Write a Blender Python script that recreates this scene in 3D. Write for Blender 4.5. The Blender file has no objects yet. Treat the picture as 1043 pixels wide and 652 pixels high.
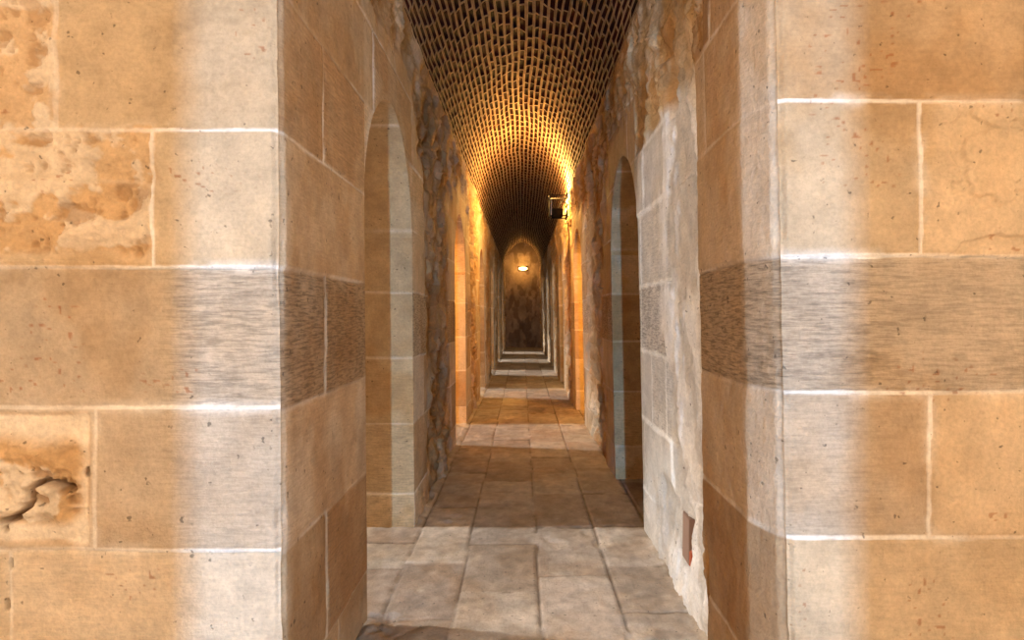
import bpy, math, random
import numpy as np

C = bpy.context.scene.collection
random.seed(7)
F = 600.0            # focal length in pixels of the 1043 px wide frame
CAMZ = 1.4

# ------------------------------------------------------------------ noise
def _h(ix, iy, seed):
    n = (ix.astype(np.int64) * 374761393 + iy.astype(np.int64) * 668265263 + seed * 974634777) & 0x7fffffff
    n = ((n ^ (n >> 13)) * 1274126177) & 0x7fffffff
    n = (n ^ (n >> 16)) & 0x7fffffff
    return (n % 100003) / 100003.0

def vn(x, y, seed=0):
    x = np.asarray(x, float); y = np.asarray(y, float)
    x, y = np.broadcast_arrays(x, y)
    ix = np.floor(x); iy = np.floor(y)
    fx = x - ix; fy = y - iy
    fx = fx * fx * (3 - 2 * fx); fy = fy * fy * (3 - 2 * fy)
    ix = ix.astype(np.int64); iy = iy.astype(np.int64)
    a = _h(ix, iy, seed); b = _h(ix + 1, iy, seed)
    c = _h(ix, iy + 1, seed); d = _h(ix + 1, iy + 1, seed)
    return (a + (b - a) * fx) * (1 - fy) + (c + (d - c) * fx) * fy

def fbm(x, y, seed=0, oc=4, gain=.5):
    s = 0; a = 1; t = 0
    for i in range(oc):
        s = s + a * vn(x * 2 ** i + 17.3 * i, y * 2 ** i - 9.1 * i, seed + i * 31)
        t += a; a *= gain
    return s / t            # 0..1

def ridged(x, y, seed=0, oc=4):
    s = 0; a = 1; t = 0
    for i in range(oc):
        n = 1 - np.abs(2 * vn(x * 2 ** i + 3.7 * i, y * 2 ** i + 5.1 * i, seed + i * 57) - 1)
        s = s + a * n * n
        t += a; a *= .5
    return s / t

def ss(a, b, x):
    t = np.clip((x - a) / (b - a), 0, 1)
    return t * t * (3 - 2 * t)

def lin(r, g, b):
    f = lambda c: (c / 255 / 12.92) if c / 255 < .04045 else ((c / 255 + .055) / 1.055) ** 2.4
    return np.array([f(r), f(g), f(b)])

def mix(c1, c2, t):
    return c1 + (c2 - c1) * t[..., None]

# ------------------------------------------------------------------ mesh builder
class Patches:
    def __init__(self):
        self.v = []; self.f = []; self.c = []; self.w = []; self.n = 0
    def add(self, P, col=None, wear=None, flip=False, skip=None):
        m, n = P.shape[:2]
        if col is None: col = np.ones((m, n, 3)) * lin(200, 180, 150)
        if wear is None: wear = np.zeros((m, n))
        idx = (np.arange(m * n).reshape(m, n)) + self.n
        q = np.stack([idx[:-1, :-1], idx[1:, :-1], idx[1:, 1:], idx[:-1, 1:]], -1)
        if flip: q = q[..., ::-1]
        if skip is not None: q = q[~skip]
        self.v.append(P.reshape(-1, 3)); self.f.append(q.reshape(-1, 4))
        self.c.append(np.broadcast_to(col, (m, n, 3)).reshape(-1, 3)); self.w.append(wear.reshape(-1))
        self.n += m * n
    def build(self, name, mat, smooth=True):
        v = np.concatenate(self.v).astype(np.float32); f = np.concatenate(self.f).astype(np.int32)
        c = np.concatenate(self.c); w = np.concatenate(self.w).astype(np.float32)
        me = bpy.data.meshes.new(name)
        me.vertices.add(len(v)); me.vertices.foreach_set('co', v.ravel())
        me.loops.add(f.size); me.loops.foreach_set('vertex_index', f.ravel())
        me.polygons.add(len(f)); me.polygons.foreach_set('loop_start', np.arange(0, f.size, 4, dtype=np.int32))
        me.polygons.foreach_set('use_smooth', np.full(len(f), smooth))
        me.update(calc_edges=True)
        at = me.attributes.new('Col', 'FLOAT_COLOR', 'POINT')
        at.data.foreach_set('color', np.concatenate([c, np.ones((len(c), 1))], 1).astype(np.float32).ravel())
        at = me.attributes.new('wear', 'FLOAT', 'POINT'); at.data.foreach_set('value', w)
        me.materials.append(mat)
        o = bpy.data.objects.new(name, me); C.objects.link(o); o['kind'] = 'structure'
        return o

def steps(a, b, fn):
    out = [a]
    while out[-1] < b: out.append(out[-1] + fn(out[-1]))
    out = np.array(out); return a + (out - a) * (b - a) / (out[-1] - a)

# ------------------------------------------------------------------ materials
def nt(name):
    m = bpy.data.materials.new(name); m.use_nodes = True
    t = m.node_tree; t.nodes.clear()
    o = t.nodes.new('ShaderNodeOutputMaterial'); p = t.nodes.new('ShaderNodeBsdfPrincipled')
    t.links.new(p.outputs[0], o.inputs[0])
    return m, t, p

def stone_mat(name, rough=.85, bump=.5, spec=.25, striate=1.0):
    m, t, p = nt(name); N = t.nodes.new; L = t.links.new
    geo = N('ShaderNodeTexCoord')
    at = N('ShaderNodeAttribute'); at.attribute_name = 'Col'
    aw = N('ShaderNodeAttribute'); aw.attribute_name = 'wear'
    def noise(scale, detail, ro=.6, vec=None):
        n = N('ShaderNodeTexNoise'); n.inputs['Scale'].default_value = scale
        n.inputs['Detail'].default_value = detail; n.inputs['Roughness'].default_value = ro
        L(vec or geo.outputs['Object'], n.inputs['Vector']); return n.outputs['Fac']
    def ramp(fac, lo, hi, a, b):
        r = N('ShaderNodeMapRange'); L(fac, r.inputs[0])
        for i, v in enumerate((lo, hi, a, b)): r.inputs[i + 1].default_value = v
        return r.outputs[0]
    def mul(a, b):
        k = N('ShaderNodeMath'); k.operation = 'MULTIPLY'; L(a, k.inputs[0])
        if isinstance(b, (int, float)): k.inputs[1].default_value = b
        else: L(b, k.inputs[1])
        return k.outputs[0]
    def add(a, b):
        k = N('ShaderNodeMath'); k.operation = 'ADD'; L(a, k.inputs[0]); L(b, k.inputs[1]); return k.outputs[0]
    n1 = noise(9, 8, .65); n2 = noise(70, 5, .7)
    mp = N('ShaderNodeMapping'); mp.inputs['Scale'].default_value = (14, 14, 120); L(geo.outputs['Object'], mp.inputs[0])
    st = noise(1, 4, .65, mp.outputs[0])
    mp2 = N('ShaderNodeMapping'); mp2.inputs['Scale'].default_value = (45, 45, 14); L(geo.outputs['Object'], mp2.inputs[0])
    st2 = noise(1, 3, .6, mp2.outputs[0])
    f1 = ramp(n1, .3, .7, .82, 1.14)
    f2 = ramp(n2, .34, .62, .88, 1.06)
    stm = ramp(st, .36, .58, 0.50, 1.14)
    # wear blends the striated darkening in
    mx = N('ShaderNodeMix'); mx.data_type = 'FLOAT'; mx.inputs[2].default_value = 1.0
    wp = ramp(aw.outputs['Fac'], 0, 1, 0, 1); wn = ramp(aw.outputs['Fac'], -1, 0, 1, 0)
    L(wp, mx.inputs[0]); L(stm, mx.inputs[3])
    f = mul(mul(f1, f2), mx.outputs[0])
    # pits
    pv = ramp(noise(38, 2, .5), .26, .31, .45, 1)
    f = mul(f, pv)
    vm = N('ShaderNodeVectorMath'); vm.operation = 'SCALE'
    L(at.outputs['Color'], vm.inputs[0]); L(f, vm.inputs['Scale'])
    # hue drift: ochre veil
    hv = ramp(noise(3.1, 5, .6), .45, .7, 0, .35)
    mc = N('ShaderNodeMix'); mc.data_type = 'RGBA'; mc.blend_type = 'MULTIPLY'
    L(hv, mc.inputs[0]); L(vm.outputs[0], mc.inputs[6]); mc.inputs[7].default_value = (1, .84, .62, 1)
    L(mc.outputs[2], p.inputs['Base Color'])
    p.inputs['Roughness'].default_value = rough; p.inputs['Specular IOR Level'].default_value = spec
    h = add(add(mul(n2, .5), mul(n1, .9)), add(mul(mul(st, wp), 1.1 * striate), mul(pv, .25)))
    h = add(h, mul(st2, .25)); h = add(h, mul(mul(noise(22, 6, .65), wn), 2.2))
    b = N('ShaderNodeBump'); b.inputs['Strength'].default_value = bump; b.inputs['Distance'].default_value = .012
    L(h, b.inputs['Height']); L(b.outputs[0], p.inputs['Normal'])
    return m

STONE = stone_mat('limestone_masonry', bump=.8)
PAVE = stone_mat('limestone_paving', rough=.62, bump=.6, spec=.4)

# ------------------------------------------------------------------ masonry pattern
P_BASE = [lin(206, 190, 165), lin(198, 178, 148), lin(212, 198, 176), lin(190, 166, 134), lin(203, 184, 155)]
MORTAR = lin(232, 226, 214)
PLASTER = lin(220, 204, 178)
RUB = lin(202, 168, 122)

def masonry(u, z, courses, rows, seed, wj=.0045, wob=.006):
    """returns row, block id hash, distance to nearest joint"""
    uu = u + (fbm(u * 6, z * 6, seed + 5, 3) - .5) * wob * 2
    zz = z + (fbm(u * 2.5, z * 3, seed + 9, 3) - .5) * wob * 2.4
    cz = np.array(courses)
    r = np.searchsorted(cz, zz.ravel()).reshape(zz.shape)
    below = np.where(r > 0, cz[np.clip(r - 1, 0, len(cz) - 1)], -9)
    above = np.where(r < len(cz), cz[np.clip(r, 0, len(cz) - 1)], 99)
    dh = np.minimum(zz - below, above - zz)
    dv = np.full(zz.shape, 9.0); bid = np.zeros(zz.shape, int)
    for k in range(len(cz) + 1):
        m = r == k
        if not m.any(): continue
        js = np.array(rows[k % len(rows)]) if k < len(rows) else np.array(rows[k % len(rows)])
        q = uu[m]
        j = np.searchsorted(js, q)
        lo = np.where(j > 0, js[np.clip(j - 1, 0, len(js) - 1)], -9); hi = np.where(j < len(js), js[np.clip(j, 0, len(js) - 1)], 99)
        dv[m] = np.minimum(q - lo, hi - q); bid[m] = j
    return r, bid, dh, dv

def block_color(r, bid, seed):
    h = _h(r, bid, seed); h2 = _h(r, bid, seed + 3)
    pal = np.array(P_BASE)
    k = (h * len(pal)).astype(int) % len(pal)
    return pal[k] * (0.9 + .18 * h2)[..., None], h, h2

def rand_rows(n, a, b, seed, lo=.42, hi=.95, first=None):
    rg = random.Random(seed); out = []
    for k in range(n):
        js = list((first or {}).get(k, []))
        x = js[-1] if js else a - rg.random() * .5
        while x < b:
            x += rg.uniform(lo, hi); js.append(x)
        out.append(js)
    return out

CL = [.22, .68, 1.11, 1.54, 1.95, 2.38, 2.80, 3.2]
CR = [.28, .74, 1.17, 1.57, 2.03, 2.42, 2.85, 3.2]
DEND = 24.7
Y0L, Y0R = 1.76, 1.74
PER = 3.62
OPL = [(2.70 + PER * k, 3.87 + PER * k) for k in range(6)]
OPR = [(3.82 + PER * k, 4.99 + PER * k) for k in range(6)]
SPR, APX = 1.90, 2.57
TOP = 3.32

def arch_z(t):      # t in 0..1 across the opening
    s = np.abs(2 * t - 1)
    el = np.sqrt(np.clip(1 - s ** 2, 0, 1)); pt = 1 - s
    return SPR + (APX - SPR) * (el * .86 + np.sqrt(np.clip(1 - s ** 1.25, 0, 1)) * .14)

def XL(z): return -.71 - .026 * z / 3.3
def XR(z, d=0): return .79 - .066 * z / 3.3

rowsL = rand_rows(9, 4.4, DEND, 11, first={
    0: [2.3, 3.87], 1: [2.15, 4.45], 2: [4.3], 3: [2.15, 4.5], 4: [4.35], 5: [2.15, 2.72, 4.45], 6: [1.9, 2.9, 3.9], 7: [2.4, 3.4], 8: [2.2]})
rowsR = rand_rows(9, 2.6, DEND, 23, first={
    0: [2.42, 3.3], 1: [2.43, 3.05], 2: [2.43, 3.15, 3.5], 3: [2.43, 3.1], 4: [2.43, 2.95], 5: [2.28, 3.02], 6: [2.2, 3.1], 7: [2.6, 3.3], 8: [2.4]})

def near_open(d, ops, z):
    """distance from d to the nearest opening span (0 inside)"""
    m = np.full(d.shape, 9.0)
    for a, b in ops:
        m = np.minimum(m, np.maximum(np.maximum(a - d, d - b), 0))
    return m

def surf(side, d, z):
    """protrusion h into the corridor, colour, wear"""
    L = side == 'L'
    sd = 100 if L else 300
    ops = OPL if L else OPR
    r, bid, dh, dv = masonry(d, z, CL if L else CR, rowsL if L else rowsR, sd)
    col, h1, h2 = block_color(r, bid, sd)
    # where the wall is rough rubble (1) or dressed ashlar (0)
    no = near_open(d, ops, z)
    n = fbm(d * 2.2, z * 1.7, sd + 40, 4)
    na = ss(.45, .75, no + (n - .5) * .7)                       # away from the openings
    zt = ss(2.42, 2.75, z + (n - .5) * .5 - .25 * ss(.3, .0, no))
    rub = np.maximum(na, zt)
    if L:
        rub = np.where(d < 2.72, ss(2.72, 2.95, z + (n - .5) * .3), rub)
    else:
        e = 2.43 - .16 * ss(2.0, 2.12, z) + (n - .5) * .10 - .06 * ss(.75, .4, z)
        ash = ss(e + .012, e - .012, d)
        mid = ss(2.38, 2.44, d) * ss(3.06, 2.94, d + (n - .5) * .35 * ss(1.6, .9, z) + .1 * ss(.6, .2, z))
        hi = ss(2.40, 2.50, z + (n - .5) * .12)
        low = ss(.42, .25, z + (n - .5) * .25 - .12) * ss(3.75, 3.4, d)
        rr = np.maximum(np.maximum(mid, hi), low)
        rub = np.where(d < 3.86, np.where(ash > .5, 0, rr) * ss(0, .02, d - e), rub)
        rub = np.where((d < 2.4) & (z < 2.5), rub * (1 - ash), rub)
    rub = np.clip(rub, 0, 1)
    # relief
    R1 = ridged(d * 1.9, z * 1.5, sd + 60, 5); R2 = fbm(d * 3.2, z * 2.2, sd + 70, 5, .55)
    R3 = ridged(d * 7, z * 5, sd + 80, 4)
    hr = (R2 - .5) * .11 + (R1 - .45) * .035 + (R3 - .45) * .022 - .012
    ha = (h1 - .5) * .012 + (fbm(d * 7, z * 7, sd + 90, 4) - .5) * .008 + (fbm(d * 30, z * 30, sd + 91, 3) - .5) * .0035
    jw = np.minimum(dh, dv)
    jn = fbm(d * 18, z * 18, sd + 95, 3)
    jl = ss(.010, .003, jw + (jn - .5) * .006)
    groove = ss(.014, .004, jw)
    ha = ha - groove * .006 + jl * .004
    rc = list(np.arange(.16, 3.4, .185)); rr_ = rand_rows(len(rc) + 1, 1.7, DEND, sd + 400, .14, .42)
    q1, q2, qh, qv = masonry(d, z, rc, rr_, sd + 410, wob=.045)
    g1 = _h(q1, q2, sd + 5); g2 = _h(q1, q2, sd + 6); g3 = _h(q1, q2, sd + 7)
    qj = np.minimum(qh, qv) + (R3 - .45) * .02
    hr = hr + (g1 - .5) * .022 + (g3 - .5) * .22 * (qv - .08) * (qv < .3) - ss(.022, .006, qj) * .012 * (g2 > .45) + (fbm(d * 13, z * 11, sd + 66, 4) - .5) * .045 + (ridged(d * 9 + z * 2, z * 4, sd + 68, 4) - .45) * .05
    hr = hr + (fbm(d * 34, z * 20, sd + 69, 3) - .5) * .018 - ss(.62, .8, ridged(d * 5, z * 1.3, sd + 73, 4)) * .03
    if not L: hr = hr * np.where(d < 3.8, .42 + .5 * ss(2.2, 2.5, z), 1)
    h = ha * (1 - rub) + hr * rub
    # colour
    tone = fbm(d * 1.1, z * 1.3, sd + 111, 4)
    col = col * (.88 + .24 * tone)[..., None]
    brown = ss(.5, .68, fbm(d * 3.3, z * 2.6, sd + 113, 5))
    col = mix(col, col * np.array([.86, .72, .55]), brown * .6)
    cr = np.ones(col.shape) * RUB
    pl = ss(.5, .62, fbm(d * 2.6, z * 1.2, sd + 117, 5))
    cr = mix(cr, PLASTER, pl * .75)
    cr = mix(cr, lin(208, 188, 158), ss(.75, .85, g1) * .5)
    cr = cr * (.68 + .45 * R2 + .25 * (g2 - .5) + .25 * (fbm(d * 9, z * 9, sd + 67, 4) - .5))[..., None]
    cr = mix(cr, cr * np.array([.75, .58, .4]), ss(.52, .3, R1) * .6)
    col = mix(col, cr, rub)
    jm = jl * (1 - rub) * (.35 + .65 * ss(.4, .6, fbm(d * 3, z * 3, sd + 119, 3)))
    col = mix(col, MORTAR, jm)
    wear = (.08 + .35 * ss(.5, .9, h2)) * (1 - rub) * (1 - jl)
    wear = np.where(r == 3, .9 * (1 - rub) * (1 - jl), wear)
    col = np.where((r == 3)[..., None] & (rub < .5)[..., None], col * np.array([.84, .83, .83]), col)
    wear = wear - rub * .9
    if not L:
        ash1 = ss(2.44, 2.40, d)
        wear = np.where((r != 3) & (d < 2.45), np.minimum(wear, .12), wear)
        col = mix(col, col * np.array([.72, .55, .37]) , ash1 * ss(1.88, 1.95, d) * (.6 + .4 * tone))  # shade painted into the inner pier colour, starting behind the arris
        # cream-white lime plaster and pale blocks between the pier and the first doorway
        pale = ss(2.42, 2.45, d) * ss(3.9, 3.86, d) * ss(2.5, 2.35, z)
        col = mix(col, lin(206, 203, 197) * (.72 + .3 * R2 + .2 * fbm(d * 12, z * 12, 905, 4))[..., None], pale * .8)
        jp = ss(.022, .008, jw + (jn - .5) * .014) * pale * (1 - rub); col = mix(col, lin(240, 238, 232), jp * .85); h = h + jp * .004
        pw = pale * ss(.45, .55, fbm(d * 5, z * 2.2, 901, 4)) * ss(3.35, 3.1, d)
        col = mix(col, lin(236, 232, 226), pw * .8)
        h = h + pw * .006
        wear = np.where(wear > 0, wear * (1 - pw), wear * (1 - .5 * pw))
        # a narrow slot left for a brick beside the floor
        s = ss(2.705, 2.715, d) * ss(2.895, 2.885, d) * ss(.19, .20, z) * ss(.455, .445, z)
        h = h - s * .055 - s * h * .8
        # pier face leans in to a proud arris, then falls back
        lean = np.interp(d, [1.74, 1.90, 2.40, 2.47, 3.0, 30], [0, .047, .040, .004, 0, 0])
        h = h + lean
    else:
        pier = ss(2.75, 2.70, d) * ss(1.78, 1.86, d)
        stain_shade = pier * (.45 + .55 * ss(.35, .6, fbm(d * 4, z * 3, 907, 5))) * ss(2.1, 1.4, z)  # brown staining plus shade put into the inner pier colour, heavier lower down
        col = mix(col, col * np.array([.62, .50, .38]), stain_shade * .75)
        col = mix(col, col * np.array([.85, .74, .60]), pier * .6)  # whole inner face darkened again to offset the bright lights
        # loose stones and crumbled foot next to the first doorway
        ft = ss(4.4, 4.7, d) * ss(6.2, 5.6, d) * ss(.5, .1, z)
        h = h + ft * (R3 - .4) * .06
    h = h * ss(3.34, 3.25, z) + .0 * z
    return h, col, wear, rub

def corner(z, seed):
    return .004 + .007 * fbm(z * 9, z * 0 + seed, seed, 4) + .004 * ss(.7, .9, vn(z * 14, z * 0, seed + 4))

def wall_side(side):
    L = side == 'L'
    ops = OPL if L else OPR
    y0 = Y0L if L else Y0R
    sg = 1 if L else -1
    Pt = Patches()
    fx = XL if L else XR
    def patch(ds, Z):            # ds (m,), Z (m,n)
        D = np.repeat(ds[:, None], Z.shape[1], 1)
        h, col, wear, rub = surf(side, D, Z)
        for a, b in ops:         # no relief right on the arrises
            pass
        no = near_open(D, ops, Z)
        ed = np.where((Z < APX + .05), ss(0, .05, no), ss(APX, APX + .1, Z))
        inside = np.zeros(D.shape, bool)
        for a, b in ops:
            ii = (D >= a - 1e-6) & (D <= b + 1e-6)
            za = arch_z(np.clip((D - a) / (b - a), 0, 1))
            ed = np.where(ii, ss(0, .05, Z - za), ed)
        h = h * (.15 + .85 * ed)
        c = corner(Z, 5 if L else 6)
        w = ss(.035, 0, D - y0)
        X = fx(Z) + sg * h * (1 - w) - sg * c * w
        Y = D + c * w
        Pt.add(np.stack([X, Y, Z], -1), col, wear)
    zl = steps(0, SPR, lambda z: .0085); zu = np.linspace(0, 1, 150)
    fn = lambda d: min(.035, max(.0065, d * d / 640))
    cuts = [y0] + [v for ab in ops for v in ab] + [DEND + .1]
    for i in range(len(cuts) - 1):
        a, b = cuts[i], cuts[i + 1]
        if b - a < .02: continue
        opening = i % 2 == 1
        if opening:
            t = (1 - np.cos(np.linspace(0, math.pi, 90 if i < 4 else 50))) / 2
            ds = a + (b - a) * t
            zb = arch_z(t)
        else:
            ds = steps(a, b, fn)
            zb = np.full(ds.shape, SPR)
            patch(ds, np.repeat(zl[None], len(ds), 0))
        patch(ds, zb[:, None] + (TOP - zb)[:, None] * zu[None])
    return Pt.build('wall_left' if L else 'wall_right', STONE)

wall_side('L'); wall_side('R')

# ------------------------------------------------------------------ arched doorways (reveals)
def reveal(side, k, a, b, n):
    L = side == 'L'; sg = -1 if L else 1
    fx = XL if L else XR
    cs = CL if L else CR
    Pt = Patches()
    z = np.linspace(0, SPR, 200 if k < 2 else 60)
    t = (1 - np.cos(np.linspace(0, math.pi, 90 if k < 2 else 50))) / 2
    dep = np.concatenate([np.linspace(0, .05, 6), np.linspace(.065, 1.0, 60 if k < 2 else 20)])
    def emit(Y, Z, S, NY, NZ, voussoir):
        # S running coordinate, NY/NZ inward normal
        m = len(Y); n_ = len(dep)
        Yg = np.repeat(Y[:, None], n_, 1); Zg = np.repeat(Z[:, None], n_, 1); Sg = np.repeat(S[:, None], n_, 1)
        Dg = np.repeat(dep[None], m, 0)
        seed = 500 + n * 17
        cc = [c for c in cs] if not voussoir else list(np.arange(2.38, 4.6, .36))
        rg_ = random.Random(seed); rows = [[.42 + rg_.random() * .3] for _ in range(len(cc) + 1)]
        r, bid, dh, dv = masonry(Dg, Sg, cc, rows, seed)
        col, h1, h2 = block_color(r, bid, seed)
        col = col * (.85 + .3 * fbm(Dg * 2, Sg * 2, seed + 2, 4))[..., None]
        jw = np.minimum(dh, dv * 1.0)
        jl = ss(.010, .003, jw + (fbm(Dg * 18, Sg * 18, seed + 3, 3) - .5) * .006)
        col = mix(col, MORTAR, jl * .7)
        rn = ss(.55, .7, fbm(Dg * 3, Sg * 2.4, seed + 6, 4))
        col = mix(col, col * np.array([.84, .70, .52]), rn * .6) * np.array([1.0, .88, .72])
        hh = ((h1 - .5) * .008 + (fbm(Dg * 9, Sg * 9, seed + 4, 4) - .5) * .010 - ss(.014, .004, jw) * .004) * ss(0, .04, Dg)
        chip = .010 * fbm(Dg * 0 + 3, Sg * 12, seed + 8, 4) * ss(.02, 0, Dg)
        x0 = fx(Zg)
        # share the first row with the wall face
        hw = surf(side, np.clip(Yg, a, b), Zg)[0] * .15
        w = ss(.05, 0, Dg)
        X = x0 + sg * Dg - sg * hw * w
        Yq = Yg + NY[:, None] * hh; Zq = Zg + NZ[:, None] * hh
        Pt.add(np.stack([X, Yq, Zq], -1), col, (.08 + .3 * ss(.4, .9, h2)) * (1 - jl))
    o1 = np.ones(len(z)); o0 = np.zeros(len(z))
    emit(a + 0 * z, z, z, o1, o0, False)
    emit(b + 0 * z, z, z, -o1, o0, False)
    Y = a + (b - a) * t; Z = arch_z(t)
    ny = np.gradient(Z); nz = -np.gradient(Y); ll = np.hypot(ny, nz); S = SPR + np.concatenate([[0], np.cumsum(np.hypot(np.diff(Y), np.diff(Z)))])
    emit(Y, Z, S, ny / ll, nz / ll, True)
    o = Pt.build('door_%d' % n, STONE)
    return o
n = 1
for k in range(6):
    reveal('L', k, *OPL[k], n); n += 1
    if k < 6 and OPR[k][1] < DEND: reveal('R', k, *OPR[k], n); n += 1

# ------------------------------------------------------------------ near piers facing the camera
def px_l(x, y, d=Y0L): return -(x - 532) / F * d, CAMZ + (320 - y) / F * d     # (u = -x, z)

def face(side):
    L = side == 'L'
    sg = -1 if L else 1
    y0 = Y0L if L else Y0R
    sd = 1100 if L else 1300
    cs = CL if L else CR
    cs = list(cs)
    if L: cs = [.24, .695, 1.12, 1.54, 1.95, 2.38, 2.8, 3.2]
    rows = rand_rows(9, 1.9, 4.2, sd, first=(
        {0: [1.0], 1: [1.53], 2: [1.276], 3: [1.72], 4: [1.10], 5: [1.39], 6: [1.1], 7: [1.5], 8: [1.2]} if L else
        {0: [1.1], 1: [1.62], 2: [1.206], 3: [1.75], 4: [1.175], 5: [1.66], 6: [1.2], 7: [1.5], 8: [1.2]}))
    Pt = Patches()
    u = steps(.71 if L else .79, 4.2, lambda q: .0042 if q < 1.75 else .04)
    z = np.concatenate([np.linspace(0, .40, 21)[:-1], np.linspace(.40, 2.45, 490), np.linspace(2.5, 4.6, 44)])
    U, Z = np.meshgrid(u, z, indexing='ij')
    # lean of the arris with height
    base = -(XL(Z)) if L else XR(Z)
    Ux = U + (base - u[0]) * ss(1.2, u[0], U)
    r, bid, dh, dv = masonry(U, Z, cs, rows, sd)
    col, h1, h2 = block_color(r, bid, sd)
    rows_c = {3: np.array([.86, .855, .85]), 2: np.array([.95, .94, .93])}
    for k_, m_ in rows_c.items():
        col = np.where((r == k_)[..., None], col * 0 + lin(200, 186, 166) * m_, col)
    n1 = fbm(U * 3, Z * 3, sd + 1, 5); n2 = fbm(U * 9, Z * 9, sd + 2, 5); n3 = ridged(U * 11, Z * 13, sd + 3, 5); n4 = fbm(U * 40, Z * 40, sd + 4, 3)
    h = (h1 - .5) * .008 + (n1 - .5) * .012 + (n2 - .5) * .007 + (n4 - .5) * .0025
    col = col * (.86 + .28 * n1)[..., None]
    brown = ss(.50, .66, fbm(U * 2.4 + 5, Z * 2.0, sd + 6, 5))
    col = mix(col, col * np.array([.92, .78, .60]), brown * .55)
    wear = .05 + .12 * h2 + 0 * U
    wear = np.where(r == 3, .66 - (.6 * ss(.98, 1.12, U) if L else .25 * ss(1.0, 1.2, U)), wear); wear = np.where(r == 2, .28 - .2 * ss(1, 1.15, U), wear)
    rub = np.zeros(U.shape); smooth = np.zeros(U.shape)
    w = (n1 - .5) * .08
    if L:
        def box(u0, u1, z0, z1, s=.02): return ss(u0 - s, u0 + s, U + w) * ss(u1 + s, u1 - s, U + w) * ss(z0 - s, z0 + s, Z + w) * ss(z1 + s, z1 - s, Z + w)
        eb = box(1.125, 1.60, 1.575, 1.80)            # hacked block, upper left
        rub = np.maximum(rub, eb * .55)
        rub = np.maximum(rub, box(1.10, 2.4, 1.80, 1.97) * .5)
        rub = np.maximum(rub, box(1.40, 2.4, 1.95, 2.5) * .45)
        hk = ss(1.285, 1.31, U) * ss(.70, .73, Z) * ss(1.115, 1.09, Z)    # crumbled block, lower left
        rub = np.maximum(rub, hk)
        rim = hk * (ss(1.37, 1.31, U + w) + ss(.80, .75, Z + w) + ss(1.0, 1.07, Z + w))
        rim = np.clip(rim, 0, 1)
        col = mix(col, lin(226, 212, 190) * (.82 + .3 * n2)[..., None], np.clip(rub * 1.3, 0, 1))
        col = mix(col, lin(236, 226, 208), rim * .8)
        h = h + rub * ((n3 - .45) * .034 + (n2 - .5) * .07) * (1 - .75 * rim) - hk * .010
        oc = ss(.46, .54, fbm(U * 9 + 3, Z * 11, sd + 21, 5)) * np.clip(rub * 1.6, 0, 1) * (1 - rim)
        col = mix(col, lin(200, 164, 116), oc * .9); h = h - oc * .006
        dk = ss(.36, .20, n3) * np.clip(rub * 1.4, 0, 1) * (1 - rim)
        col = mix(col, lin(150, 112, 70), dk * .7); h = h - dk * .008
        wear = wear * (1 - np.clip(rub * 2, 0, 1))
        # crevice and holes
        path = [(0, 533), (12, 529), (22, 523), (29, 513), (29, 503), (36, 494), (46, 490), (56, 493), (71, 500)]
        pts = [px_l(*p) for p in path]
        dm = np.full(U.shape, 9.0)
        for (a0, b0), (a1, b1) in zip(pts[:-1], pts[1:]):
            tx, tz = a1 - a0, b1 - b0; q = np.clip(((U - a0) * tx + (Z - b0) * tz) / (tx * tx + tz * tz), 0, 1)
            dm = np.minimum(dm, np.hypot(U - a0 - q * tx, Z - b0 - q * tz))
        dm = dm + (n2 - .5) * .014
        cv = ss(.014, .005, dm)
        for (hx, hy, rx, ry) in [(88, 482, .010, .014), (10, 576, .006, .016), (6, 617, .007, .022), (3, 540, .01, .01)]:
            a0, b0 = px_l(hx, hy)
            cv = np.maximum(cv, ss(1.2, .7, np.hypot((U - a0) / rx, (Z - b0) / ry) + (n2 - .5) * .8))
        h = h - cv * .06
        col = mix(col, lin(150, 112, 74), cv * .85)
    else:
        sm = ss(1.19, 1.24, U) * ((r == 4) | (r == 2))
        col = mix(col, lin(216, 194, 162) * (.9 + .2 * n1)[..., None], sm * .9)
        h = h + sm * ((n2 - .5) * .006 + .004); wear = wear * (1 - .9 * sm)
        gouge = ss(1.2, 1.3, U) * ss(.58, .70, ridged(U * 5, Z * 9, sd + 9, 3)) * (r == 4)
        h = h - gouge * .010
    jw = np.minimum(dh, dv)
    jn = fbm(U * 22, Z * 22, sd + 11, 3)
    prom = (.35 + .65 * ss(1.35, 1.05, U)) * (1 - .8 * rub)
    jl = ss(.0078, .0036, jw + (jn - .5) * .006) * prom
    h = h - ss(.014, .004, jw) * .005 * (1 - rub) + jl * .006
    smear = ss(.035, .0, jw) * ss(.5, .66, fbm(U * 7, Z * 7, sd + 13, 4)) * prom
    col = mix(col, lin(244, 241, 234), np.clip(jl + smear * .5, 0, 1))
    wear = wear * (1 - jl)
    # rust spots
    sp = ss(.84, .90, vn(U * 70, Z * 90, sd + 15)) * ss(.74, .8, vn(U * 5, Z * 5, sd + 16))
    col = mix(col, lin(150, 80, 30), sp * .55)
    c = corner(Z, 5 if L else 6)
    cw = ss(.03, 0, U - u[0])
    X = sg * (Ux + c * cw)
    Y = y0 - h * (1 - cw) + c * cw
    Pt.add(np.stack([X, Y, Z], -1), col, wear)
    return Pt.build('wall_near_left' if L else 'wall_near_right', STONE)
face('L'); face('R')

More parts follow.
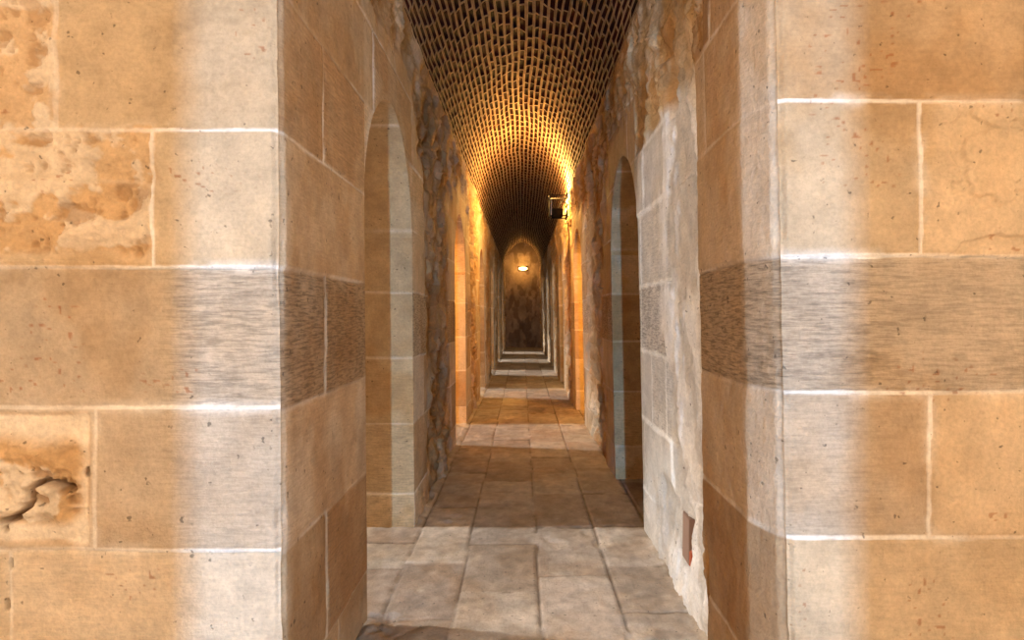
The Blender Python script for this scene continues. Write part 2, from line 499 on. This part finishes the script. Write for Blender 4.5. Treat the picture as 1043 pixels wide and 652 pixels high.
# ------------------------------------------------------------------ brick vault
W0, RISE, ZS = .742, 1.13, 3.30
def prof(q):        # q 0..1 from left spring to right spring -> x, z
    s = abs(2 * q - 1)
    return q
_t = np.linspace(0, 1, 400)
_x = -W0 * np.cos(_t * math.pi / 2)
_ze = RISE * np.sin(_t * math.pi / 2) ** .93
_R = (W0 ** 2 + RISE ** 2) / (2 * W0)
_zp = np.sqrt(np.clip(_R ** 2 - (_x + W0 - _R) ** 2, 0, None))
_z = ZS + .5 * _ze + .5 * _zp * (RISE / _zp[-1])
_x = np.concatenate([_x, -_x[::-1][1:]]) - .006; _z = np.concatenate([_z, _z[::-1][1:]])
_s = np.concatenate([[0], np.cumsum(np.hypot(np.diff(_x), np.diff(_z)))]); SL = _s[-1]
_nx = np.gradient(_z); _nz = -np.gradient(_x); _l = np.hypot(_nx, _nz); _nx = _nx / _l; _nz = _nz / _l
sgn = 1.0   # inward normal
def vault_pt(s, d, rec):
    s = np.clip(s, 0, SL)
    x = np.interp(s, _s, _x); z = np.interp(s, _s, _z)
    nx = np.interp(s, _s, _nx); nz = np.interp(s, _s, _nz)
    return np.stack([x - nx * rec * -1 * -1, d, z - nz * rec], -1)

def vault():
    NC = 37
    rg = np.random.RandomState(3)
    V = []; Fq = []; M = []; nv = 0
    Cc = []
    cs = np.linspace(0, SL, NC + 1)
    for i in range(NC):
        s0, s1 = cs[i], cs[i + 1]
        d = 1.2 + (.13 if i % 2 else 0) + rg.rand() * .05
        bounds = [1.5]
        while bounds[-1] < DEND:
            bounds.append(bounds[-1] + .25 + rg.uniform(-.035, .035) + (.12 if len(bounds) == 1 and i % 2 else 0))
        b = np.array(bounds)
        sl = rg.uniform(-.035, .035, len(b)) + (.02 if i < NC / 2 else -.02)
        nB = len(b) - 1
        a = .0145 + rg.rand(nB) * .008          # mortar half width along s
        ad = .013 + rg.rand(nB) * .010
        rec = .014 + rg.rand(nB) * .012
        ms = np.stack([0 * a, a - .003, a + .003, s1 - s0 - a - .003 + rg.uniform(-.003, .003, nB), s1 - s0 - a + .003, 0 * a + s1 - s0], 1)   # nB,6
        for side_fix in ():
            pass
        lo0, lo1 = b[:-1] - sl[:-1], b[1:] - sl[1:]
        hi0, hi1 = b[:-1] + sl[:-1], b[1:] + sl[1:]
        t = ms / (s1 - s0)
        D0 = lo0[:, None] + (hi0 - lo0)[:, None] * t; D1 = lo1[:, None] + (hi1 - lo1)[:, None] * t
        Ln = (D1 - D0)
        md = np.stack([0 * Ln, ad[:, None] - .003 + 0 * Ln, ad[:, None] + .003 + 0 * Ln, Ln - ad[:, None] - .003, Ln - ad[:, None] + .003, Ln], 2)  # nB,6s,6d
        Dg = D0[:, :, None] + md
        Sg = s0 + np.repeat(ms[:, :, None], 6, 2)
        inn = np.zeros((6, 6)); inn[2:4, 2:4] = 1
        Rg = rec[:, None, None] * inn[None]
        # hand-laid wander
        Sw = Sg + (fbm(Dg * 1.3, Sg * 1.3, 71, 3) - .5) * .05 * ss(0, .15, Sg) * ss(0, .15, SL - Sg) + (fbm(Dg * 9, Sg * 9, 72, 2) - .5) * .012
        Dw = Dg + (fbm(Dg * 1.7, Sg * 3, 73, 3) - .5) * .05
        Rw = Rg + (fbm(Dg * 12, Sg * 12, 74, 3) - .5) * .008 + (fbm(Dg * 1, Sg * 2, 75, 3) - .5) * .03
        P = vault_pt(Sw, Dw, -Rw) if False else vault_pt(Sw, Dw, Rw)
        V.append(P.reshape(-1, 3))
        idx = np.arange(nB * 36).reshape(nB, 6, 6) + nv
        q = np.stack([idx[:, :-1, :-1], idx[:, 1:, :-1], idx[:, 1:, 1:], idx[:, :-1, 1:]], -1)
        mm = np.zeros((nB, 5, 5), int); mm[:, 1:4, 1:4] = 1; 
        Fq.append(q.reshape(-1, 4)); M.append(mm.reshape(-1))
        tone = rg.rand(nB); cc = np.repeat(tone[:, None], 36, 1).reshape(-1); Cc.append(cc)
        nv += nB * 36
    v = np.concatenate(V).astype(np.float32); f = np.concatenate(Fq).astype(np.int32); mi = np.concatenate(M).astype(np.int32)
    me = bpy.data.meshes.new('ceiling')
    me.vertices.add(len(v)); me.vertices.foreach_set('co', v.ravel())
    me.loops.add(f.size); me.loops.foreach_set('vertex_index', f.ravel())
    me.polygons.add(len(f)); me.polygons.foreach_set('loop_start', np.arange(0, f.size, 4, dtype=np.int32))
    me.polygons.foreach_set('material_index', mi)
    me.update(calc_edges=True)
    at = me.attributes.new('tone', 'FLOAT', 'POINT'); at.data.foreach_set('value', np.concatenate(Cc).astype(np.float32))
    # mortar
    m, t, p = nt('vault_lime_mortar'); N = t.nodes.new; Lk = t.links.new
    tc = N('ShaderNodeTexCoord'); no = N('ShaderNodeTexNoise'); no.inputs['Scale'].default_value = 14; no.inputs['Detail'].default_value = 8
    Lk(tc.outputs['Object'], no.inputs[0]); cr = N('ShaderNodeValToRGB'); Lk(no.outputs[0], cr.inputs[0])
    cr.color_ramp.elements[0].position = .3; cr.color_ramp.elements[1].position = .7
    cr.color_ramp.elements[0].color = (*lin(150, 122, 92), 1); cr.color_ramp.elements[1].color = (*lin(184, 156, 124), 1)
    Lk(cr.outputs[0], p.inputs['Base Color']); p.inputs['Roughness'].default_value = .9
    b = N('ShaderNodeBump'); b.inputs['Distance'].default_value = .006; b.inputs['Strength'].default_value = .7
    n2 = N('ShaderNodeTexNoise'); n2.inputs['Scale'].default_value = 70; n2.inputs['Detail'].default_value = 4; Lk(tc.outputs['Object'], n2.inputs[0])
    Lk(n2.outputs[0], b.inputs['Height']); Lk(b.outputs[0], p.inputs['Normal'])
    me.materials.append(m)
    m, t, p = nt('dark_red_brick'); N = t.nodes.new; Lk = t.links.new
    at = N('ShaderNodeAttribute'); at.attribute_name = 'tone'
    cr = N('ShaderNodeValToRGB'); Lk(at.outputs['Fac'], cr.inputs[0])
    cr.color_ramp.elements[0].color = (*lin(30, 8, 6), 1); cr.color_ramp.elements[1].color = (*lin(62, 20, 13), 1)
    tc = N('ShaderNodeTexCoord'); no = N('ShaderNodeTexNoise'); no.inputs['Scale'].default_value = 60; no.inputs['Detail'].default_value = 5; Lk(tc.outputs['Object'], no.inputs[0])
    Lk(cr.outputs[0], p.inputs['Base Color']); p.inputs['Roughness'].default_value = .8; p.inputs['Specular IOR Level'].default_value = .15
    b = N('ShaderNodeBump'); b.inputs['Distance'].default_value = .006; Lk(no.outputs[0], b.inputs['Height']); Lk(b.outputs[0], p.inputs['Normal'])
    me.materials.append(m)
    o = bpy.data.objects.new('ceiling', me); C.objects.link(o); o['kind'] = 'structure'
vault()

# ------------------------------------------------------------------ paving
def floor():
    Pt = Patches()
    colX = [-1.35, -.66, -.325, .085, .47, .83, 1.3]
    rg = random.Random(5)
    first = {1: [1.9, 2.35, 2.75, 3.24, 3.61, 4.05], 2: [1.9, 2.30, 2.70, 3.31, 4.26, 4.80], 3: [2.0, 2.36, 2.98, 3.59, 4.36, 4.95],
             4: [1.8, 2.45, 3.146, 3.87, 4.59, 5.2], 5: [2.2, 2.76, 3.27, 3.89, 4.6]}
    xs = steps(-1.75, 1.75, lambda x: .0125)
    ds = steps(1.74, DEND + .1, lambda d: min(.05, max(.009, d * d / 700)))
    X, D = np.meshgrid(xs, ds, indexing='ij')
    rows = rand_rows(len(colX) + 1, 4.9, DEND, 77, .38, .78, first=first); rows[4].append(rows[4][-1])
    for k in (0, 6, 7):
        rows[k] = sorted(rows[k]); pre = []; v = rows[k][0]
        while v > 1.8: v -= rg.uniform(.4, .7); pre.append(v)
        rows[k] = sorted(pre) + rows[k]
    r, bid, dh, dv = masonry(D, X, colX, rows, 701, wob=.009)
    h1 = _h(r, bid, 41); h2 = _h(r, bid, 42); h3 = _h(r, bid, 43); h4 = _h(r, bid, 44)
    pal = np.array([lin(186, 174, 160), lin(172, 158, 142), lin(194, 182, 166), lin(178, 162, 146)])
    col = pal[(h1 * 4).astype(int) % 4] * (.88 + .2 * h2)[..., None]
    n1 = fbm(X * 3, D * 3, 711, 5); n2 = fbm(X * 11, D * 11, 712, 5); n3 = fbm(X * 35, D * 35, 713, 3)
    pit = ss(.58, .72, fbm(X * 6, D * 5, 714, 5)) * ss(.4, .6, n1)
    col = col * (.70 + .32 * n1 + .5 * (n2 - .5) + .45 * (fbm(X * 25, D * 25, 720, 4) - .5))[..., None]
    col = mix(col, lin(214, 202, 184), pit * .5)
    # worn cream speckled slab on the left, reddish earth rubbed into it
    st = ss(.5, .62, fbm(X * 4, D * 4, 716, 5)); col = mix(col, col * np.array([.85, .68, .5]), st * .35)
    z = (h2 - .5) * .006 + (h3 - .5) * .012 * (dh - .15) + (n1 - .5) * .014 + (n2 - .5) * .008 + (n3 - .5) * .002
    z = z - pit * (n2 - .3) * .03 + (fbm(X * 22, D * 22, 719, 4) - .5) * .016 * (.4 + pit)
    jw = np.minimum(dh, dv * 1.2) + (n2 - .5) * .006
    g = ss(.0075, .002, jw); z = z - g * .010 - ss(.02, .0, jw) * .002
    col = mix(col, lin(92, 74, 58), g * .8)
    # broken rough edge at the foot of the left pier
    br = ss(-.42, -.62, X + (n1 - .5) * .3) * ss(2.78, 2.70, D + (n2 - .5) * .1)
    z = z - br * (.02 + (ridged(X * 9, D * 9, 722, 4) - .45) * .05); col = mix(col, lin(150, 128, 106) * (.7 + .6 * n2)[..., None], br)
    # crumbs swept along the foot of both walls
    wl = ss(.07, .0, X + .72 + (n2 - .5) * .08) * ss(3.8, 3.95, D) + ss(.05, .0, .80 - X + (n2 - .5) * .06) * ss(3.8, 3.6, D)
    z = z + wl * (n2 - .35) * .07
    col = mix(col, lin(200, 186, 164), np.clip(wl, 0, 1) * .4)
    Pt.add(np.stack([X, D, z], -1), col, 0.0 * X)
    # the rooms around, plainly paved
    def plain(x0, x1, y0, y1):
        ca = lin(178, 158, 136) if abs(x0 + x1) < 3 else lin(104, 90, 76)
        A, B = np.meshgrid(np.linspace(x0, x1, 30), np.linspace(y0, y1, 30), indexing='ij')
        Pt.add(np.stack([A, B, 0 * A - .012 + (fbm(A * 2, B * 2, 3, 3) - .5) * .01], -1), np.ones((30, 30, 3)) * ca)
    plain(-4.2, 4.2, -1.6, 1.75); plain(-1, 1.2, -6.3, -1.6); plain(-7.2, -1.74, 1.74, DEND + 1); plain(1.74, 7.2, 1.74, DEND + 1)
    Pt.build('floor', PAVE)
floor()

# ------------------------------------------------------------------ end wall
def end_wall():
    Pt = Patches()
    x = np.linspace(-.85, .85, 120); z = np.linspace(0, 4.6, 320)
    X, Z = np.meshgrid(x, z, indexing='ij')
    n1 = fbm(X * 2.5, Z * 2.5, 801, 5); n2 = fbm(X * 9, Z * 9, 802, 4)
    col = lin(168, 142, 112) * (.5 + .9 * n1)[..., None]
    col = mix(col, lin(96, 72, 50), ss(.5, .62, fbm(X * 4, Z * 2.2, 803, 5)) * .6)
    Pt.add(np.stack([X, DEND - (n1 - .5) * .06 - (n2 - .5) * .02, Z], -1), col, 0 * X)
    Pt.build('wall_end', STONE)
end_wall()

# ------------------------------------------------------------------ unseen rooms that carry the light
def rect(Pt, o, a, b, nu=24, nv=24, seed=0, dark=False):
    o = np.array(o, float); a = np.array(a, float); b = np.array(b, float)
    s, t = np.meshgrid(np.linspace(0, 1, nu), np.linspace(0, 1, nv), indexing='ij')
    P = o + s[..., None] * a + t[..., None] * b
    nn = fbm(s * 5 + seed, t * 5, seed, 4)
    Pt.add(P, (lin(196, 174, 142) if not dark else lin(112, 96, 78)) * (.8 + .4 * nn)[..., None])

Pt = Patches()      # cross passage: rear wall with its doorway, side walls
DX0, DX1 = -.372, .546
rect(Pt, (-4.2, -1.6, 0), (4.2 + DX0, 0, 0), (0, 0, 4.6), seed=1)
rect(Pt, (DX1, -1.6, 0), (4.2 - DX1, 0, 0), (0, 0, 4.6), seed=2)
rect(Pt, (DX0, -1.6, 2.5), (DX1 - DX0, 0, 0), (0, 0, 2.1), seed=3)
rect(Pt, (DX0, -1.6, 0), (0, -.5, 0), (0, 0, 2.5)); rect(Pt, (DX1, -1.6, 0), (0, -.5, 0), (0, 0, 2.5)); rect(Pt, (DX0, -1.6, 2.5), (0, -.5, 0), (DX1 - DX0, 0, 0))
rect(Pt, (-.9, -2.1, 0), (.9 + DX0, 0, 0), (0, 0, 3)); rect(Pt, (DX1, -2.1, 0), (1.1 - DX1, 0, 0), (0, 0, 3)); rect(Pt, (DX0, -2.1, 2.5), (DX1 - DX0, 0, 0), (0, 0, .5))
rect(Pt, (-.9, -2.1, 0), (0, -4.1, 0), (0, 0, 3)); rect(Pt, (1.1, -2.1, 0), (0, -4.1, 0), (0, 0, 3)); rect(Pt, (-.9, -6.2, 0), (2, 0, 0), (0, 0, 3))
rect(Pt, (-.9, -2.1, 3), (2, 0, 0), (0, -4.1, 0))
rect(Pt, (-4.2, -1.6, 0), (0, 3.4, 0), (0, 0, 4.6)); rect(Pt, (4.2, -1.6, 0), (0, 3.4, 0), (0, 0, 4.6))
rect(Pt, (-4.2, -1.6, 4.6), (8.4, 0, 0), (0, 3.4, 0))
# masonry above the mouth of the vault
xx = _x; P = np.zeros((len(xx), 6, 3))
for j in range(6):
    P[:, j, 0] = xx; P[:, j, 1] = 1.72; P[:, j, 2] = _z + (4.65 - _z) * j / 5
Pt.add(P, np.ones((len(xx), 6, 3)) * lin(196, 174, 142))
Pt.build('wall_rear', STONE)

def chambers(side):
    sg = -1 if side == 'L' else 1
    Pt = Patches()
    ops = OPL if side == 'L' else OPR
    x0 = sg * 1.74; x1 = sg * 7.0
    prev = 1.74
    for k, (a, b) in enumerate(ops):
        lo, hi = a - .95, b + .95
        lo = max(lo, 1.80)
        # back of the corridor wall around the doorway
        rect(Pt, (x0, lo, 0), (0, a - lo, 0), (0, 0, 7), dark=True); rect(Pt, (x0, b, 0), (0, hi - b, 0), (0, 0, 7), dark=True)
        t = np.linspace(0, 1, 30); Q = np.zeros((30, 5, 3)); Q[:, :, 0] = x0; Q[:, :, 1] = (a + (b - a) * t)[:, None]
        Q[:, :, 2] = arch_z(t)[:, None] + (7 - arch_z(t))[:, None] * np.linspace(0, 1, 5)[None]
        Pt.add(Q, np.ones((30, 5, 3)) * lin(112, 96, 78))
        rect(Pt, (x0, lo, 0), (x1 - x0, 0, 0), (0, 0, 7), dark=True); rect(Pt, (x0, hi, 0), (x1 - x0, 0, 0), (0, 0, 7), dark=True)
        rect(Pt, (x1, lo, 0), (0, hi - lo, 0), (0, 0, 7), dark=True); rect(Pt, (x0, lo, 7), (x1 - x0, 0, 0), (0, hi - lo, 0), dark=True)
    Pt.build('wall_side_chambers_' + ('left' if side == 'L' else 'right'), STONE)
chambers('L'); chambers('R')

# ------------------------------------------------------------------ lights
def area(name, loc, direction, sx, sy, power, color):
    l = bpy.data.lights.new(name, 'AREA'); l.shape = 'RECTANGLE'; l.size = sx; l.size_y = sy; l.energy = power; l.color = color
    o = bpy.data.objects.new(name, l); C.objects.link(o); o.location = loc
    from mathutils import Vector
    o.rotation_euler = Vector(direction).to_track_quat('-Z', 'Y').to_euler(); return o
def point(name, loc, r, power, color):
    l = bpy.data.lights.new(name, 'POINT'); l.shadow_soft_size = r; l.energy = power; l.color = color
    o = bpy.data.objects.new(name, l); C.objects.link(o); o.location = loc; return o
COOL = (.27, .60, 1.0); DAY = (1.0, .975, .95); WARM = (1, .82, .635); AMB = (1, .56, .15)
area('daylight_rear_slit', (.17, -4.5, 1.5), (0, 1, 0), .09, 1.8, 400, COOL)
for k, (x, e) in enumerate([(-2.3, 140), (2.4, 124)]):  # unseen warm lights behind the camera, added to light the pier faces evenly
    point('unseen_warm_glow', (x, -.9, 2.9), .12, e, WARM)
    point('unseen_warm_glow', (x, -1.2, 1.0), .12, e * .5, WARM)
pw = [1.0, .9, 1.0, 1.15, 1.3, 1.4]
for k, (a, b) in enumerate(OPL):
    c = b - .04
    area('daylight_left', (-6.9, c, 2.0), (1, 0, 0), .2, 1.0, 190 * pw[k], DAY)
    area('daylight_left_high', (-6.9, c, 6.0), (6.9, -.5, -5.6), .2, 1.0, 760 * pw[k], DAY)
for k, (a, b) in enumerate(OPR):
    if k in (0, 1) or b > DEND: continue
    area('daylight_right', (6.9, (a + b) / 2, 1.2), (-1, 0, 0), .2, .8, 65, DAY)
# orange lamps hidden round the corner in the second pair of side rooms
a, b = OPL[1]; point('unseen_warm_glow', (-2.3, a - .55, 1.9), .1, 420, (1, .47, .09))
a, b = OPR[1]; point('unseen_warm_glow', (2.3, a - .55, 1.9), .1, 420, (1, .47, .09))

# ------------------------------------------------------------------ lanterns
def simple(name, colr, rough=.5, metal=0.0, emis=None, es=0):
    m, t, p = nt(name); p.inputs['Base Color'].default_value = (*colr, 1); p.inputs['Roughness'].default_value = rough; p.inputs['Metallic'].default_value = metal
    no = t.nodes.new('ShaderNodeTexNoise'); no.inputs['Scale'].default_value = 60
    b = t.nodes.new('ShaderNodeBump'); b.inputs['Distance'].default_value = .002; b.inputs['Strength'].default_value = .4
    t.links.new(no.outputs[0], b.inputs['Height']); t.links.new(b.outputs[0], p.inputs['Normal'])
    if rough > .58 and not emis: p.inputs['Specular IOR Level'].default_value = .08
    if emis: p.inputs['Emission Color'].default_value = (*emis, 1); p.inputs['Emission Strength'].default_value = es
    return m
IRON = simple('wrought_iron', (.004, .0035, .003), .8, 0)
STEEL = simple('worn_steel', (.45, .38, .28), .35, .9)
GLOW = simple('lit_glass', (1, .8, .5), .3, 0, (1, .62, .22), 9)
BRICK = simple('red_brick_piece', tuple(lin(182, 104, 76)), .9)
TILE = simple('brown_clay_tile', tuple(lin(150, 124, 108)), .85)
import bmesh
from mathutils import Vector, Matrix
def bm_box(bm, c, s, bev=.002):
    r = bmesh.ops.create_cube(bm, size=1); vs = r['verts']
    for v in vs: v.co = Vector((v.co.x * s[0] + c[0], v.co.y * s[1] + c[1], v.co.z * s[2] + c[2]))
    es = list({e for v in vs for e in v.link_edges})
    bmesh.ops.bevel(bm, geom=es, offset=min(bev, min(s) * .3), segments=2, affect='EDGES')
def bm_rod(bm, a, b, r, seg=10):
    a = Vector(a); b = Vector(b); d = b - a
    res = bmesh.ops.create_cone(bm, cap_ends=True, segments=seg, radius1=r, radius2=r, depth=d.length)
    M = Matrix.Translation((a + b) / 2) @ d.to_track_quat('Z', 'Y').to_matrix().to_4x4()
    bmesh.ops.transform(bm, matrix=M, verts=res['verts'])
def bobj(name, bm, mat, parent=None):
    me = bpy.data.meshes.new(name); bm.to_mesh(me); bm.free(); me.materials.append(mat)
    for p in me.polygons: p.use_smooth = False
    o = bpy.data.objects.new(name, me); C.objects.link(o); o.parent = parent; return o
def thing(name, label, cat, loc, rz=0):
    o = bpy.data.objects.new(name, None); C.objects.link(o); o.location = loc; o.rotation_euler = (0, 0, rz)
    o['label'] = label; o['category'] = cat; o.empty_display_size = .1; return o

# square iron lantern on the right wall; local +x points into the wall
LX, LY, LZ = .775, 9.4, 2.94
t = thing('wall_lantern', 'black square iron lantern fixed high on the right wall under the vault', 'lantern', (LX - .05, LY, LZ))
W = .27; H = .33; D_ = .26
x1, x0 = -.02, -.02 - W
for zz in (.01, H):
    bm = bmesh.new()
    for yy in (-D_ / 2, D_ / 2): bm_box(bm, ((x0 + x1) / 2, yy, zz), (W, .016, .016))
    for xx in (x0, x1): bm_box(bm, (xx, 0, zz), (.016, D_, .016))
    bobj('cage_rail', bm, IRON, t)
for xx in (x0, x1):
    for yy in (-D_ / 2, D_ / 2):
        bm = bmesh.new(); bm_box(bm, (xx, yy, H / 2), (.018, .018, H + .03)); bmesh.ops.create_uvsphere(bm, u_segments=10, v_segments=8, radius=.018, matrix=Matrix.Translation((xx, yy, H + .025)))
        bobj('corner_post', bm, IRON, t)
bm = bmesh.new(); bm_box(bm, (x0 + .055 + .06, 0, .075), (.19, .17, .12), .008); bmp = bobj('lamp_housing', bm, IRON, t)
bm = bmesh.new(); bm_rod(bm, (x0 + .115, 0, .125), (x0 + .115, 0, .137), .055, 20); bobj('lens', bm, GLOW, bmp)
bm = bmesh.new()
for yy in (-.06, -.02, .02, .06): bm_box(bm, (x0 + .115, yy, .01), (.17, .006, .03))
bobj('cooling_fin', bm, IRON, bmp)
bm = bmesh.new(); bm_box(bm, (x0 + .02, -D_ / 2 - .006, H * .42), (.012, .010, .24)); bobj('side_plate', bm, STEEL, t)
bm = bmesh.new(); bm_box(bm, (.012, 0, H / 2), (.03, .12, H + .06)); bm_box(bm, (.035, 0, H * .8), (.12, .03, .03)); bm_box(bm, (.035, 0, H * .15), (.12, .03, .03)); bobj('wall_bracket', bm, IRON, t)
bm = bmesh.new()
prev = None
for k in range(13):
    q = k / 12; pnt = (x0 + .13 + .17 * q, -.03, .12 + .16 * math.sin(q * math.pi) - .04 * q)
    if prev: bm_rod(bm, prev, pnt, .007, 8)
    prev = pnt
bobj('power_cable', bm, IRON, t)
point('lantern_light', (LX - .05 + x0 + .04, LY, LZ + .42), .05, 330, AMB)

# lit bulkhead lamp on the end wall
t = thing('bulkhead_lamp', 'small glowing lamp fixed high on the end wall of the corridor', 'lamp', (.03, DEND - .04, 3.30))
bm = bmesh.new(); bm_box(bm, (0, 0, 0), (.42, .05, .20), .02); bobj('back_plate', bm, IRON, t)
bm = bmesh.new(); r = bmesh.ops.create_uvsphere(bm, u_segments=24, v_segments=12, radius=1)
for v in r['verts']: v.co = Vector((v.co.x * .185, v.co.y * .08 - .04, v.co.z * .075))
bobj('glass_dome', bm, GLOW, t)
bm = bmesh.new()
for xx in (-.09, 0, .09): bm_rod(bm, (xx, -.125, -.09), (xx, -.125, .09), .005)
for xx in (-.09, 0, .09):
    for zz in (-.09, .09): bm_rod(bm, (xx, -.125, zz), (xx, 0, zz), .005)
bobj('guard_wire', bm, IRON, t)
point('bulkhead_light', (.03, DEND - .45, 3.42), .08, 28, AMB)

# brick and tile pieces let into the right wall beside the floor
XW = .79
o = bobj('clay_tile', (lambda bm: (bm_box(bm, (0, 0, 0), (.03, .115, .225), .004), bm)[1])(bmesh.new()), TILE)
o.location = (XW + .010, 2.83, .325); o.rotation_euler = (.04, 0, 0)
o['label'] = 'brown clay tile set upright in a slot low in the white right wall'; o['category'] = 'tile'
o = bobj('brick_fragment', (lambda bm: (bm_box(bm, (0, 0, 0), (.035, .036, .075), .006), bm)[1])(bmesh.new()), BRICK)
o.location = (XW + .006, 2.735, .262); o['label'] = 'small orange-red brick fragment beside the brown tile low in the right wall'; o['category'] = 'brick'

# ------------------------------------------------------------------ world, camera
w = bpy.data.worlds.new('World'); bpy.context.scene.world = w; w.use_nodes = True
w.node_tree.nodes['Background'].inputs[0].default_value = (0, 0, 0, 1)
cam = bpy.data.cameras.new('camera'); co = bpy.data.objects.new('camera', cam); C.objects.link(co)
co.location = (0, 0, CAMZ); co.rotation_euler = (math.pi / 2, 0, 0)
cam.sensor_width = 36; cam.lens = F * 36 / 1043
cam.shift_x = -(532 - 521.5) / 1043; cam.shift_y = -(326 - 320) / 1043
cam.clip_start = .02
s = bpy.context.scene; s.camera = co
s.view_settings.view_transform = 'Standard'; s.view_settings.look = 'None'; s.view_settings.gamma = 1
s.view_settings.use_curve_mapping = False; s.view_settings.exposure = 0
s.cycles.max_bounces = 8; s.cycles.diffuse_bounces = 5
